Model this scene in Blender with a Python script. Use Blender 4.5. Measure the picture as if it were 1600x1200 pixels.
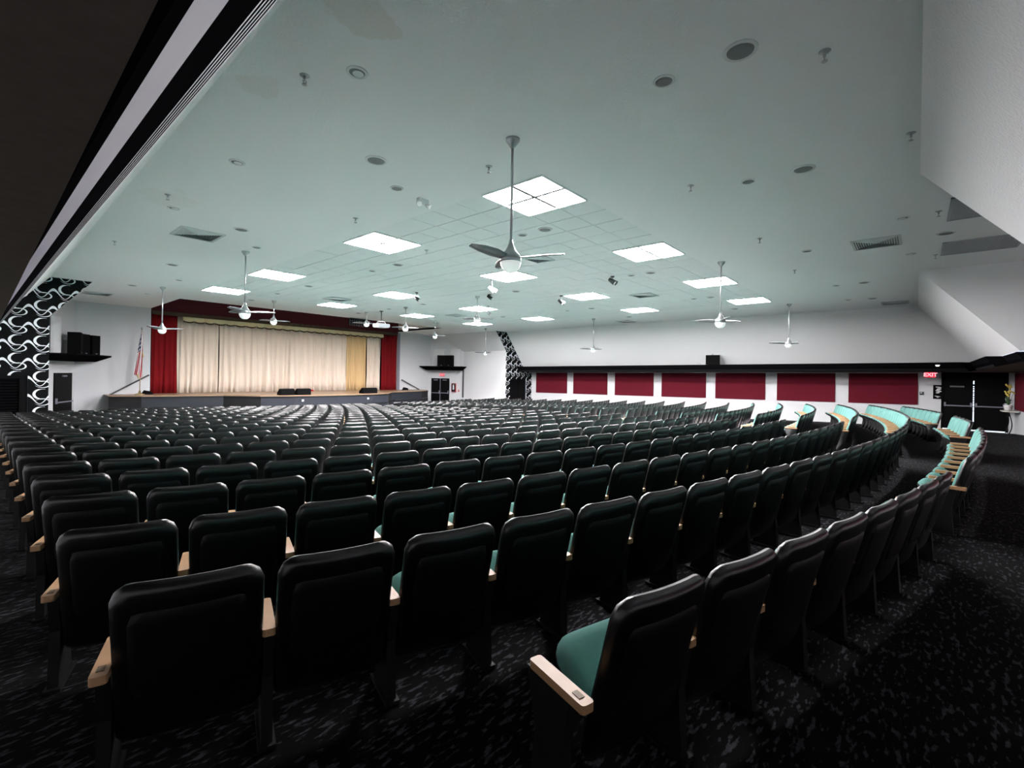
import bpy, math, random
from mathutils import Matrix, Vector
random.seed(7)
for o in list(bpy.data.objects): bpy.data.objects.remove(o, do_unlink=True)
scene = bpy.context.scene
COL = scene.collection
EYE = 2.45                      # camera height above the floor in front of the stage
def hz(h): return h + EYE       # heights below are measured from eye level

# ------------------------------------------------------------------ camera
F_PX, Y0, YAW, ROLL = 728.84, 586.14, 0.8558, 0.0165
cam_d = bpy.data.cameras.new('camera'); cam = bpy.data.objects.new('camera', cam_d); COL.objects.link(cam)
cam_d.sensor_fit = 'HORIZONTAL'; cam_d.sensor_width = 36.0
cam_d.lens = F_PX / 1600 * 36; cam_d.shift_y = -(600 - Y0) / 1600
cam_d.clip_start = 0.02; cam_d.clip_end = 200
_r = Vector((math.cos(YAW), -math.sin(YAW), 0)); _f = Vector((math.sin(YAW), math.cos(YAW), 0)); _u = Vector((0, 0, 1))
cr, sr = math.cos(ROLL), math.sin(ROLL)
R2 = _r * cr + _u * sr; U2 = _u * cr - _r * sr; B2 = -_f
cam.matrix_world = Matrix(((R2.x, U2.x, B2.x, 0), (R2.y, U2.y, B2.y, 0), (R2.z, U2.z, B2.z, hz(0)), (0, 0, 0, 1)))
scene.camera = cam
def to_px(X, Y, Z):
    h = Z - EYE
    x = math.cos(YAW) * X - math.sin(YAW) * Y; z = math.sin(YAW) * X + math.cos(YAW) * Y
    if z < 0.05: return None
    a, b = x / z, h / z
    return 800 + F_PX * (cr * a + sr * b), Y0 - F_PX * (-sr * a + cr * b), z

# ------------------------------------------------------------------ world and light
world = bpy.data.worlds.new('daylight_outside'); scene.world = world; world.use_nodes = True
bg = world.node_tree.nodes['Background']; bg.inputs[0].default_value = (0.72, 0.82, 1.0, 1); bg.inputs[1].default_value = 2.5
try: world.cycles.sampling_method = 'NONE'
except Exception: pass
PANEL_POWER = 185.0
vs = scene.view_settings
vs.view_transform = 'Standard'; vs.look = 'None'; vs.gamma = 1.0; vs.exposure = 0.0
try: vs.use_curve_mapping = False
except Exception: pass

# ------------------------------------------------------------------ materials
MATS = {}
def lin(c): return tuple(((v / 255) / 12.92 if v / 255 <= 0.04045 else ((v / 255 + 0.055) / 1.055) ** 2.4) for v in c)
def mat(name, rgb, rough=0.6, metal=0.0, spec=0.5, noise=0.0, nscale=8.0, bump=0.0, bscale=60.0, emit=None, estr=0.0, coat=0.0, trans=0.0):
    m = bpy.data.materials.new(name); m.use_nodes = True; MATS[name] = m
    nt = m.node_tree; b = nt.nodes['Principled BSDF']
    c = lin(rgb) + (1,)
    b.inputs['Base Color'].default_value = c; b.inputs['Roughness'].default_value = rough
    b.inputs['Metallic'].default_value = metal; b.inputs['Specular IOR Level'].default_value = spec
    b.inputs['Coat Weight'].default_value = coat
    if trans: b.inputs['Transmission Weight'].default_value = trans
    if emit: b.inputs['Emission Color'].default_value = lin(emit) + (1,); b.inputs['Emission Strength'].default_value = estr
    tc = None
    if noise or bump:
        tc = nt.nodes.new('ShaderNodeTexCoord')
    if noise:
        n = nt.nodes.new('ShaderNodeTexNoise'); n.inputs['Scale'].default_value = nscale; n.inputs['Detail'].default_value = 5
        nt.links.new(tc.outputs['Object'], n.inputs['Vector'])
        mx = nt.nodes.new('ShaderNodeMix'); mx.data_type = 'RGBA'
        mx.inputs['A'].default_value = tuple(v * (1 - noise) for v in c[:3]) + (1,)
        mx.inputs['B'].default_value = tuple(min(1, v * (1 + noise)) for v in c[:3]) + (1,)
        nt.links.new(n.outputs['Fac'], mx.inputs['Factor']); nt.links.new(mx.outputs['Result'], b.inputs['Base Color'])
    if bump:
        n2 = nt.nodes.new('ShaderNodeTexNoise'); n2.inputs['Scale'].default_value = bscale; n2.inputs['Detail'].default_value = 3
        nt.links.new(tc.outputs['Object'], n2.inputs['Vector'])
        bp = nt.nodes.new('ShaderNodeBump'); bp.inputs['Strength'].default_value = bump; bp.inputs['Distance'].default_value = 0.02
        nt.links.new(n2.outputs['Fac'], bp.inputs['Height']); nt.links.new(bp.outputs['Normal'], b.inputs['Normal'])
    return m
class NX:                                   # tiny expression builder over math nodes
    def __init__(s, nt, sock): s.nt, s.s = nt, sock
    def _op(s, op, o=None, o2=None, clamp=False):
        n = s.nt.nodes.new('ShaderNodeMath'); n.operation = op; n.use_clamp = clamp
        s.nt.links.new(s.s, n.inputs[0])
        for i, v in ((1, o), (2, o2)):
            if v is None: continue
            if isinstance(v, NX): s.nt.links.new(v.s, n.inputs[i])
            else: n.inputs[i].default_value = v
        return NX(s.nt, n.outputs[0])
    def __add__(s, o): return s._op('ADD', o)
    def __sub__(s, o): return s._op('SUBTRACT', o)
    def __mul__(s, o): return s._op('MULTIPLY', o)
    def __truediv__(s, o): return s._op('DIVIDE', o)
    def fract(s): return s._op('FRACT')
    def abs(s): return s._op('ABSOLUTE')
    def cos(s): return s._op('COSINE')
    def lt(s, o): return s._op('LESS_THAN', o)
    def gt(s, o): return s._op('GREATER_THAN', o)
    def mx(s, o): return s._op('MAXIMUM', o)
    def mn(s, o): return s._op('MINIMUM', o)
def coords(nt, kind='Object'):
    tc = nt.nodes.new('ShaderNodeTexCoord'); sp = nt.nodes.new('ShaderNodeSeparateXYZ')
    nt.links.new(tc.outputs[kind], sp.inputs[0])
    return NX(nt, sp.outputs[0]), NX(nt, sp.outputs[1]), NX(nt, sp.outputs[2])
def colour_by(nt, fac, ca, cb, bsdf):
    mx = nt.nodes.new('ShaderNodeMix'); mx.data_type = 'RGBA'
    mx.inputs['A'].default_value = lin(ca) + (1,); mx.inputs['B'].default_value = lin(cb) + (1,)
    nt.links.new(fac.s, mx.inputs['Factor']); nt.links.new(mx.outputs['Result'], bsdf.inputs['Base Color'])

mat('plaster', (242, 244, 244), 0.9, spec=0.2, bump=0.35, bscale=38)
mat('tile', (236, 240, 240), 0.95, spec=0.1, noise=0.05, nscale=40, bump=0.25, bscale=90)
mat('tile_back', (30, 32, 32), 0.9)
mat('floor_bounce_grey', (165, 160, 162), 0.8, spec=0.2, noise=0.1, nscale=3)  # floor lightened where hidden, to bounce neutral light onto the ceiling
mat('upper_white', (240, 241, 242), 0.85, spec=0.2, bump=0.3, bscale=34)
mat('wall_white', (214, 215, 217), 0.85, spec=0.2, bump=0.2, bscale=30)
mat('wall_grey', (200, 202, 205), 0.85, spec=0.2, noise=0.03, nscale=1.2, bump=0.1, bscale=30)
mat('burgundy', (70, 22, 30), 0.8, spec=0.2)
mat('panel_red', (94, 24, 37), 0.95, spec=0.1, noise=0.08, nscale=60)
mat('curtain_red', (112, 7, 15), 0.85, spec=0.2)
mat('curtain_cream', (226, 213, 198), 0.85, spec=0.2, noise=0.05, nscale=0.9)
mat('curtain_gold_lit', (214, 184, 138), 0.8, spec=0.2)  # golden light on the curtain put into its colour
mat('valance', (228, 214, 170), 0.75, spec=0.3)
mat('valance_trim', (64, 50, 34), 0.8)
mat('ledge_black', (14, 14, 16), 1.0, spec=0.0)
mat('ledge_dark', (22, 22, 25), 0.8, spec=0.15)
mat('ledge_grey', (128, 126, 138), 0.7, spec=0.15)
mat('ledge_highlight', (150, 152, 156), 0.6)  # thin highlights along the rib edges, painted pale
mat('soffit', (100, 92, 86), 0.95, spec=0.0, noise=0.2, nscale=30)
mat('stage_face', (28, 33, 42), 0.7, noise=0.1, nscale=4)
mat('stage_face_dark', (16, 17, 20), 0.7)
mat('stage_wood', (150, 122, 98), 0.35, noise=0.15, nscale=3)
mat('vinyl', (4, 4, 5), 0.30, spec=0.75, bump=0.06, bscale=220)
mat('vinyl_panel', (4, 4, 5), 0.5, spec=0.25)
mat('teal', (92, 136, 130), 0.9, spec=0.15, noise=0.08, nscale=25)
mat('seat_pan', (18, 18, 20), 0.6)
mat('maple', (172, 132, 96), 0.45, noise=0.12, nscale=18)
mat('black_metal', (6, 6, 7), 0.6, spec=0.3)
mat('cross_grey', (60, 62, 62), 0.7)
mat('brass', (104, 80, 50), 0.6)
mat('black_paint', (7, 7, 9), 0.6, spec=0.08)
mat('speaker_black', (8, 8, 9), 0.8, spec=0.08)
mat('grille', (120, 125, 125), 0.8)
mat('white_plastic', (222, 226, 226), 0.5)
mat('vent_white', (196, 203, 203), 0.6)
mat('vent_grey', (178, 180, 184), 0.8)
mat('chrome', (176, 180, 182), 0.28, metal=0.9)
mat('blade', (120, 124, 126), 0.4, metal=0.6)
mat('globe', (226, 236, 232), 0.15, coat=0.5, emit=(235, 242, 240), estr=0.55)
mat('spot_dark', (52, 55, 58), 0.5)
mat('exit_red', (255, 30, 45), 0.5, emit=(255, 40, 60), estr=1.6)
mat('exit_letter', (255, 190, 195), 0.5, emit=(255, 160, 170), estr=1.6)
mat('exit_far', (225, 90, 105), 0.5, emit=(240, 80, 95), estr=0.35)
mat('exit_far_letter', (240, 160, 170), 0.5, emit=(255, 190, 195), estr=0.35)
mat('lamp_white', (255, 255, 255), 0.5, emit=(255, 250, 240), estr=1.5)
mat('glass_dark', (20, 22, 26), 0.08, coat=1.0)
mat('extinguisher', (176, 26, 30), 0.35)
mat('print_white', (214, 214, 214), 0.7)
mat('marble', (206, 200, 194), 0.3)
mat('pot', (226, 226, 224), 0.35)
mat('petal', (222, 196, 92), 0.7)
mat('leaf', (58, 86, 48), 0.6)
mat('baseboard', (24, 24, 26), 0.6)
mat('diffuser', (255, 255, 255), 0.5, emit=(255, 250, 252), estr=PANEL_POWER)
mat('frame_white', (228, 234, 234), 0.5)
mat('pole_gold', (196, 176, 130), 0.35, metal=0.7)

def stain_plaster():                         # two faint old water marks on the plaster ceiling
    m = MATS['plaster']; nt = m.node_tree; b = nt.nodes['Principled BSDF']
    X, Y, Z = coords(nt)
    n = nt.nodes.new('ShaderNodeTexNoise'); n.inputs['Scale'].default_value = 3.2; n.inputs['Detail'].default_value = 4
    tcn = nt.nodes.new('ShaderNodeTexCoord'); nt.links.new(tcn.outputs['Object'], n.inputs['Vector'])
    wob = (NX(nt, n.outputs['Fac']) - 0.45) * 3.2
    f = None
    for cx, cy, rx, ry, w in ((2.02, 3.55, 0.36, 0.30, 0.30), (1.93, 5.25, 0.2, 0.3, 0.18), (2.2, 9.9, 0.4, 0.6, 0.12)):
        dx = (X - cx) / rx; dy = (Y - cy) / ry
        d = dx * dx + dy * dy + wob
        s = d._op('SUBTRACT', 1.0) * -6.0
        s = s._op('ADD', 0.0, clamp=True) * w
        f = s if f is None else f.mx(s)
    colour_by(nt, f, (242, 244, 244), (216, 206, 190), b)
stain_plaster()

def carpet_mat():
    m = mat('carpet', (16, 16, 18), 0.95, spec=0.1); nt = m.node_tree; b = nt.nodes['Principled BSDF']
    tc = nt.nodes.new('ShaderNodeTexCoord'); mp = nt.nodes.new('ShaderNodeMapping'); mp.inputs['Scale'].default_value = (14, 40, 1)
    mp.inputs['Rotation'].default_value = (0, 0, 0.3)
    nt.links.new(tc.outputs['Object'], mp.inputs[0])
    n = nt.nodes.new('ShaderNodeTexNoise'); n.inputs['Scale'].default_value = 1.0; n.inputs['Detail'].default_value = 2
    nt.links.new(mp.outputs[0], n.inputs['Vector'])
    n3 = nt.nodes.new('ShaderNodeTexNoise'); n3.inputs['Scale'].default_value = 60
    nt.links.new(tc.outputs['Object'], n3.inputs['Vector'])
    f = (NX(nt, n.outputs['Fac']) - 0.56) * 12.0
    f = f._op('ADD', 0.0, clamp=True) * (NX(nt, n3.outputs['Fac']) * 1.3)
    colour_by(nt, f, (3, 3, 4), (68, 68, 74), b)
carpet_mat()

def swirl_mat():                             # white looping arcs printed on black wall covering
    m = mat('swirl_print', (20, 22, 24), 0.8, spec=0.1); nt = m.node_tree; b = nt.nodes['Principled BSDF']
    X, Y, Z = coords(nt)
    u = (X / 0.56).fract(); v = (Z / 0.58).fract()
    def disc(cx, cy, rx, ry):
        a = (u - cx) / rx; c = (v - cy) / ry
        return (a * a + c * c).lt(1.0)
    cres = disc(.56, .72, .36, .30) - disc(.65, .72, .33, .27)
    ring = disc(.62, .27, .33, .20) - disc(.585, .27, .295, .172)
    th = (u * 6.28318).cos()
    wave = (v - (th * 0.24 + 0.42)).abs().lt(th * 0.03 + 0.045)
    f = cres.mx(ring).mx(wave)
    f = f._op('ADD', 0.0, clamp=True)
    colour_by(nt, f, (9, 11, 12), (226, 230, 234), b)
swirl_mat()

def flag_mat():
    m = mat('flag_cloth', (200, 200, 200), 0.8); nt = m.node_tree; b = nt.nodes['Principled BSDF']
    U, V, W = coords(nt, 'UV')
    st = ((V * 6.5).fract()).lt(0.5)
    mx = nt.nodes.new('ShaderNodeMix'); mx.data_type = 'RGBA'
    mx.inputs['A'].default_value = lin((226, 222, 222)) + (1,); mx.inputs['B'].default_value = lin((150, 26, 42)) + (1,)
    nt.links.new(st.s, mx.inputs['Factor'])
    a = (U * 14).fract() - 0.5; c = (V * 16).fract() - 0.5
    star = (a * a + c * c).lt(0.07)
    m2 = nt.nodes.new('ShaderNodeMix'); m2.data_type = 'RGBA'
    m2.inputs['A'].default_value = lin((34, 44, 78)) + (1,); m2.inputs['B'].default_value = lin((220, 222, 228)) + (1,)
    nt.links.new(star.s, m2.inputs['Factor'])
    can = U.lt(0.42) * V.gt(0.462)
    m3 = nt.nodes.new('ShaderNodeMix'); m3.data_type = 'RGBA'
    nt.links.new(can.s, m3.inputs['Factor']); nt.links.new(mx.outputs['Result'], m3.inputs['A']); nt.links.new(m2.outputs['Result'], m3.inputs['B'])
    nt.links.new(m3.outputs['Result'], b.inputs['Base Color'])
flag_mat()

# ------------------------------------------------------------------ mesh helpers
class MB:
    def __init__(s): s.v = []; s.f = []; s.m = []; s.uv = None
    def add(s, vs_, fs, mi=0):
        k = len(s.v); s.v += [tuple(p) for p in vs_]
        for f in fs: s.f.append(tuple(i + k for i in f)); s.m.append(mi)
        return s
    def quad(s, a, b, c, d, mi=0): return s.add([a, b, c, d], [(0, 1, 2, 3)], mi)
    def box(s, x0, x1, y0, y1, z0, z1, mi=0):
        p = [(x, y, z) for x in (x0, x1) for y in (y0, y1) for z in (z0, z1)]
        return s.add(p, [(0, 1, 3, 2), (4, 6, 7, 5), (0, 4, 5, 1), (2, 3, 7, 6), (0, 2, 6, 4), (1, 5, 7, 3)], mi)
    def obox(s, c, ex, ey, ez, mi=0):           # oriented box: centre and three half vectors
        c, ex, ey, ez = map(Vector, (c, ex, ey, ez))
        p = [c + ex * a + ey * b_ + ez * d for a in (-1, 1) for b_ in (-1, 1) for d in (-1, 1)]
        return s.add(p, [(0, 1, 3, 2), (4, 6, 7, 5), (0, 4, 5, 1), (2, 3, 7, 6), (0, 2, 6, 4), (1, 5, 7, 3)], mi)
    def tube(s, a, b_, r0, r1=None, n=10, mi=0, cap=True):
        a, b_ = Vector(a), Vector(b_); r1 = r0 if r1 is None else r1
        d = (b_ - a).normalized(); x = d.orthogonal().normalized(); y = d.cross(x)
        p = [a + (x * math.cos(t) + y * math.sin(t)) * r0 for t in [2 * math.pi * i / n for i in range(n)]]
        p += [b_ + (x * math.cos(t) + y * math.sin(t)) * r1 for t in [2 * math.pi * i / n for i in range(n)]]
        fs = [(i, (i + 1) % n, n + (i + 1) % n, n + i) for i in range(n)]
        if cap: fs += [tuple(range(n))[::-1], tuple(range(n, 2 * n))]
        return s.add(p, fs, mi)
    def lathe(s, prof, c=(0, 0, 0), n=16, mi=0):
        p = []
        for r, z in prof: p += [(c[0] + r * math.cos(2 * math.pi * i / n), c[1] + r * math.sin(2 * math.pi * i / n), c[2] + z) for i in range(n)]
        fs = []
        for k in range(len(prof) - 1):
            fs += [(k * n + i, k * n + (i + 1) % n, (k + 1) * n + (i + 1) % n, (k + 1) * n + i) for i in range(n)]
        fs += [tuple(range(n))[::-1], tuple(range((len(prof) - 1) * n, len(prof) * n))]
        return s.add(p, fs, mi)
    def prism(s, poly, axis, a, b_, mi=0):      # extrude a 2D polygon along an axis
        def P(q, t):
            return {'x': (t, q[0], q[1]), 'y': (q[0], t, q[1]), 'z': (q[0], q[1], t)}[axis]
        n = len(poly)
        p = [P(q, a) for q in poly] + [P(q, b_) for q in poly]
        fs = [(i, (i + 1) % n, n + (i + 1) % n, n + i) for i in range(n)] + [tuple(range(n))[::-1], tuple(range(n, 2 * n))]
        return s.add(p, fs, mi)
    def mesh(s, name, mats, smooth=False):
        me = bpy.data.meshes.new(name); me.from_pydata(s.v, [], s.f)
        for m in (mats if isinstance(mats, (list, tuple)) else [mats]): me.materials.append(MATS[m])
        if len(me.materials) > 1:
            for p, i in zip(me.polygons, s.m): p.material_index = i
        if s.uv:
            L = me.uv_layers.new(name='UVMap')
            for lp in me.loops: L.data[lp.index].uv = s.uv[lp.vertex_index]
        if smooth:
            for p in me.polygons: p.use_smooth = True
        me.update(); return me
    def obj(s, name, mats, parent=None, smooth=False, loc=None):
        o = bpy.data.objects.new(name, s.mesh(name, mats, smooth)); COL.objects.link(o)
        if parent: o.parent = parent
        if loc: o.location = loc
        return o
def fix_normals(o):
    import bmesh
    bm = bmesh.new(); bm.from_mesh(o.data); bmesh.ops.recalc_face_normals(bm, faces=bm.faces); bm.to_mesh(o.data); bm.free()
def structure(o, label=None):
    o['kind'] = 'structure'
    if label: o['label'] = label
    return o
def thing(o, label, cat, group=None):
    o['label'] = label; o['category'] = cat
    if group: o['group'] = group
    return o
def empty(name, loc=(0, 0, 0), rz=0.0):
    o = bpy.data.objects.new(name, None); o.empty_display_size = 0.1; COL.objects.link(o); o.location = loc; o.rotation_euler = (0, 0, rz); return o
def inst(name, me, parent=None, loc=None, rz=None):
    o = bpy.data.objects.new(name, me); COL.objects.link(o)
    if parent: o.parent = parent
    if loc: o.location = loc
    if rz is not None: o.rotation_euler = (0, 0, rz)
    return o
def text_mesh(name, txt, size, mtl, parent, mw):
    cu = bpy.data.curves.new(name, 'FONT'); cu.body = txt; cu.size = size; cu.align_x = 'CENTER'; cu.align_y = 'CENTER'; cu.extrude = 0.004; cu.offset = 0.006
    t = bpy.data.objects.new(name, cu); COL.objects.link(t)
    bpy.context.view_layer.update()
    me = bpy.data.meshes.new_from_object(t.evaluated_get(bpy.context.evaluated_depsgraph_get()))
    bpy.data.objects.remove(t); me.materials.clear(); me.materials.append(MATS[mtl]); me.transform(mw)
    o = bpy.data.objects.new(name, me); COL.objects.link(o); o.parent = parent; return o

# ------------------------------------------------------------------ room numbers
CEIL = hz(2.985)
XL, XR, YR, YF = -1.32, 27.12, -2.95, 28.3          # outer walls
EXL, EXR = 1.60, 24.22                              # ceiling edges
CX, CY = 12.8, 38.75                                # centre of the seating arcs
TX0, TY0, TPX, TPY, TNX, TNY = 5.476, 4.227, 0.6266, 0.634, 23, 25
TX1, TY1 = TX0 + TNX * TPX, TY0 + TNY * TPY
RX0, RX1, RY0 = 5.62, 20.0, 23.45                   # opening in the ceiling before the stage
def floor_z(x, y):
    r = math.hypot(x - CX, CY - y)
    z = 0.033 * (min(r, 38.65) - 14.2) if r > 14.2 else 0.0
    if x > CX: z -= 0.012 * (x - CX)
    if x > 23.3: z -= 0.05 * (x - 23.3)
    return max(z, -0.1)
def led(h, y): return hz(h - 0.0085 * max(0.0, y))   # the side ledges fall a little towards the stage

# ------------------------------------------------------------------ floor
def bounce_zone(x, y):
    r = math.hypot(x - CX, CY - y)
    return 19.2 < r < 35.2 and 1.5 < x < 22.3 and abs(x - 12.65) > .62
m = MB(); nx, ny = 116, 128
for j in range(ny + 1):
    for i in range(nx + 1):
        x = XL - .1 + (XR - XL + .2) * i / nx; y = YR - .1 + (YF - YR + .1) * j / ny
        m.v.append((x, y, floor_z(x, y)))
for j in range(ny):
    for i in range(nx):
        a = j * (nx + 1) + i; m.f.append((a, a + 1, a + nx + 2, a + nx + 1))
        p, q = m.v[a], m.v[a + nx + 2]; m.m.append(1 if bounce_zone((p[0] + q[0]) / 2, (p[1] + q[1]) / 2) else 0)
FLOOR = structure(m.obj('floor', ['carpet', 'floor_bounce_grey'], smooth=True), 'sloping floor, black flecked carpet in the aisles, light-bouncing grey added under the seats')

# ------------------------------------------------------------------ ceiling
m = MB(); T = 0.12
def cq(x0, x1, y0, y1): m.box(x0, x1, y0, y1, CEIL, CEIL + T)
cq(EXL, TX0, 0, RY0); cq(TX1, EXR, 0, RY0); cq(TX0, TX1, 0, TY0); cq(TX0, TX1, TY1, RY0)
cq(EXL, RX0, RY0, YF + .1); cq(RX1, EXR, RY0, YF + .1)
cq(8.87, 16.64, -3.0, 0)
CEILING = structure(m.obj('ceiling', 'plaster'), 'pale stippled plaster ceiling with a field of tiles')
# back board above the tiles
m = MB(); m.box(TX0, TX1, TY0, TY1, CEIL + 0.06, CEIL + 0.1); m.obj('tile_backing', 'tile_back', CEILING)
fix_cols, fix_rows = (0, 7, 14, 21), (0, 7, 16, 23)
tiles = []
for i in range(TNX):
    for j in range(TNY):
        if any(c <= i < c + 2 for c in fix_cols) and any(r <= j < r + 2 for r in fix_rows): continue
        x, y = TX0 + (i + .5) * TPX, TY0 + (j + .5) * TPY
        p = to_px(x, y, CEIL)
        tiles.append((p[2], x, y))
tiles.sort()
def tile_mb(x=0, y=0, z=0):
    return x - TPX / 2 + .010, x + TPX / 2 - .010, y - TPY / 2 + .005, y + TPY / 2 - .005, z, z + .02
tm = MB(); tm.box(*tile_mb()); tile_me = tm.mesh('ceiling_tile', 'tile')
far = MB()
for k, (d, x, y) in enumerate(tiles):
    dz = 0.003 + 0.004 * random.random()
    if k < 300: inst('ceiling_tile', tile_me, CEILING, (x, y, CEIL + dz))
    else: far.box(*tile_mb(x, y, CEIL + dz))
o = far.obj('far_ceiling_tiles', 'tile', CEILING); o['kind'] = 'stuff'

# recess above the stage front
m = MB(); RT = hz(4.5)
m.quad((RX0, RY0, CEIL), (RX1, RY0, CEIL), (RX1, RY0, RT), (RX0, RY0, RT))
m.quad((RX0, RY0, CEIL), (RX0, YF, CEIL), (RX0, YF, RT), (RX0, RY0, RT))
m.quad((RX1, RY0, CEIL), (RX1, YF, CEIL), (RX1, YF, RT), (RX1, RY0, RT))
m.quad((RX0, RY0, RT), (RX1, RY0, RT), (RX1, YF, RT), (RX0, YF, RT))
structure(m.obj('ceiling_recess', 'wall_white'), 'white sided recess in the ceiling before the stage')

# ------------------------------------------------------------------ front wall with the stage opening
SZ = hz(-1.2); VT = hz(2.87)
m = MB()
m.box(XL, RX0, YF, YF + .2, -0.1, CEIL); m.box(RX1, XR, YF, YF + .2, -0.1, CEIL)
WALL_FRONT = structure(m.obj('wall_front', 'wall_grey'), 'grey plaster wall either side of the stage opening')
m = MB(); m.box(RX0, RX1, YF, YF + .2, VT, RT)
structure(m.obj('trim_1', 'burgundy'), 'dark burgundy header over the stage opening')
m = MB(); m.box(RX1 - .03, RX1 + .16, YF - .03, YF, SZ, VT + .05); structure(m.obj('trim_2', 'ledge_grey'), 'grey jamb strip right of the red curtain')
# closed box of the stage house behind the curtains
m = MB()
m.box(RX0 - .2, RX0, YF + .2, YF + 3.2, -.1, RT); m.box(RX1, RX1 + .2, YF + .2, YF + 3.2, -.1, RT)
m.box(RX0, RX1, YF + 3, YF + 3.2, -.1, RT); m.box(RX0, RX1, YF + .2, YF + 3, RT, RT + .1)
structure(m.obj('wall_stage_house', 'black_paint'))

# side bays next to the stage: upright wall below, leaning wall above
for side, x0, x1, xt in (('left', 1.60, XL, 2.63), ('right', 24.2, XR, 23.15)):
    m = MB(); zk = hz(1.70)
    m.quad((x0, 21.6, -.1), (x0, YF, -.1), (x0, YF, zk), (x0, 21.6, zk))
    m.quad((x0, 21.6, zk), (x0, YF, zk), (xt, YF, CEIL), (xt, 21.6, CEIL))
    m.quad((x0, 21.6, zk + .01), (x0, YF, zk + .01), (x0, YF, CEIL + .1), (x0, 21.6, CEIL + .1))
    structure(m.obj('wall_bay_' + side, 'wall_white'), 'white bay wall beside the stage, leaning in at the top')

# printed end walls (black with white loops), each with a dark doorway
def end_wall(side):
    s = 1 if side == 'right' else -1
    fx = (lambda x: x) if s == 1 else (lambda x: 25.8 - x)
    fl = -0.05; y = 21.6; zt = hz(-.27)
    m = MB()
    def P(pts): m.add([(fx(a), y, b_) for a, b_ in pts], [tuple(range(len(pts)))])
    P([(23.15, CEIL), (24.2, hz(1.70)), (24.2, hz(.9)), (27.12, hz(.9)), (24.26 if s == 1 else 24.2, CEIL)])
    P([(24.2, hz(.9)), (24.2, zt), (27.12, zt), (27.12, hz(.9))])
    P([(24.2, zt), (24.2, fl), (24.68, fl), (24.68, zt)])
    P([(26.46, zt), (26.46, fl), (27.12, fl), (27.12, zt)])
    return structure(m.obj('wall_print_' + side, 'swirl_print'), 'black wall covering printed with white loops, %s of the hall' % side)
end_wall('left'); end_wall('right')
# door in the right printed wall
d = empty('door_1', (25.57, 21.66, 0)); structure(d, 'plain dark door set in the right printed wall')
m = MB()
m.box(-.9, -.01, 0, .05, 0, 2.18); m.obj('door_leaf', 'black_paint', d)
m = MB(); m.box(.01, .9, 0, .05, 0, 2.18); m.obj('door_leaf', 'black_paint', d)
m = MB(); m.box(-.16, -.04, -.05, -.01, .38, .44); m.obj('door_handle', 'chrome', d)
# louvred doorway in the left printed wall
d = empty('door_2', (0.22, 21.66, 0)); structure(d, 'black louvred door in the left printed wall')
m = MB(); m.box(-.9, .9, .03, .06, 0, 2.18); m.obj('door_leaf', 'black_paint', d)
m = MB(); m.box(.72, .9, -.04, .03, 0, 2.18); m.box(-.9, .72, -.04, .03, 2.08, 2.18); m.obj('door_frame', 'black_paint', d)
sl = MB(); sl.obox((-.09, 0, 0), (.8, 0, 0), (0, .022, -.03), (0, .004, .003)); sl_me = sl.mesh('slat', 'ledge_black')
for k in range(22): inst('slat', sl_me, d, (0, 0, .12 + k * .09))

# ------------------------------------------------------------------ side walls under the ledges
m = MB(); m.box(XR, XR + .2, -0.82, 21.7, -1.2, hz(1.0)); m.box(XR, XR + .2, YR, -2.74, -1.2, hz(1.0)); m.box(XR, XR + .2, -2.74, -.82, hz(.42), hz(1.0))
m.box(XR, XR + .2, 21.7, YF, -1, CEIL)
structure(m.obj('wall_right', 'wall_white'), 'white side wall below the right ledge')
m = MB(); m.box(XL - .2, XL, YR, YF, -.5, CEIL + .2); structure(m.obj('wall_left', 'wall_grey'))
m = MB(); m.box(XL - .2, XR + .2, YR - .2, YR, -1.2, CEIL + .2); structure(m.obj('wall_rear', 'wall_grey'), 'grey rear wall with red panels')
# soffits (dark undersides)
m = MB()
for x0, x1, h in ((XL, .13, .43), (25.62, XR, .43)):
    for y0, y1 in ((-1.55, 21.6),):
        m.quad((x0, y0, led(h, y0)), (x1, y0, led(h, y0)), (x1, y1, led(h, y1)), (x0, y1, led(h, y1)))
m.quad((XL, YR, hz(.43)), (XR, YR, hz(.43)), (XR, -1.55, hz(.43)), (XL, -1.55, hz(.43)))
structure(m.obj('ceiling_soffit', 'soffit'), 'low dark ceiling over the side and rear aisles')

# white leaning upper walls (ceiling edge down to the ledges)
m = MB(); sx = 1.88
m.quad((EXR, 0, CEIL), (EXR, 21.6, CEIL), (26.12, 21.6, led(.78, 21.6)), (26.12, -sx, hz(.80)))
structure(m.obj('wall_upper_right', 'upper_white'), 'white leaning upper wall above the right ledge')
m = MB()
m.quad((EXL, 0, CEIL), (EXL, 21.6, CEIL), (-.3, 21.6, led(.78, 21.6)), (-.3, -sx, hz(.80)))
structure(m.obj('wall_upper_left', 'upper_white'), 'white leaning upper wall above the left ledge')
m = MB()
m.quad((EXL, 0, CEIL), (8.87, 0, CEIL), (8.87, -sx, hz(.80)), (-.3, -sx, hz(.80)))
m.quad((16.64, 0, CEIL), (EXR, 0, CEIL), (26.12, -sx, hz(.80)), (16.64, -sx, hz(.80)))
m.add([(16.64, 0, CEIL), (16.64, -sx, hz(.80)), (16.64, -3.0, hz(.80)), (16.64, -3.0, CEIL)], [(0, 1, 2, 3)])
m.add([(8.87, 0, CEIL), (8.87, -sx, hz(.80)), (8.87, -3.0, hz(.80)), (8.87, -3.0, CEIL)], [(0, 1, 2, 3)])
structure(m.obj('wall_upper_rear', 'upper_white'), 'white leaning upper wall along the rear with a raised alcove')

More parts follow.
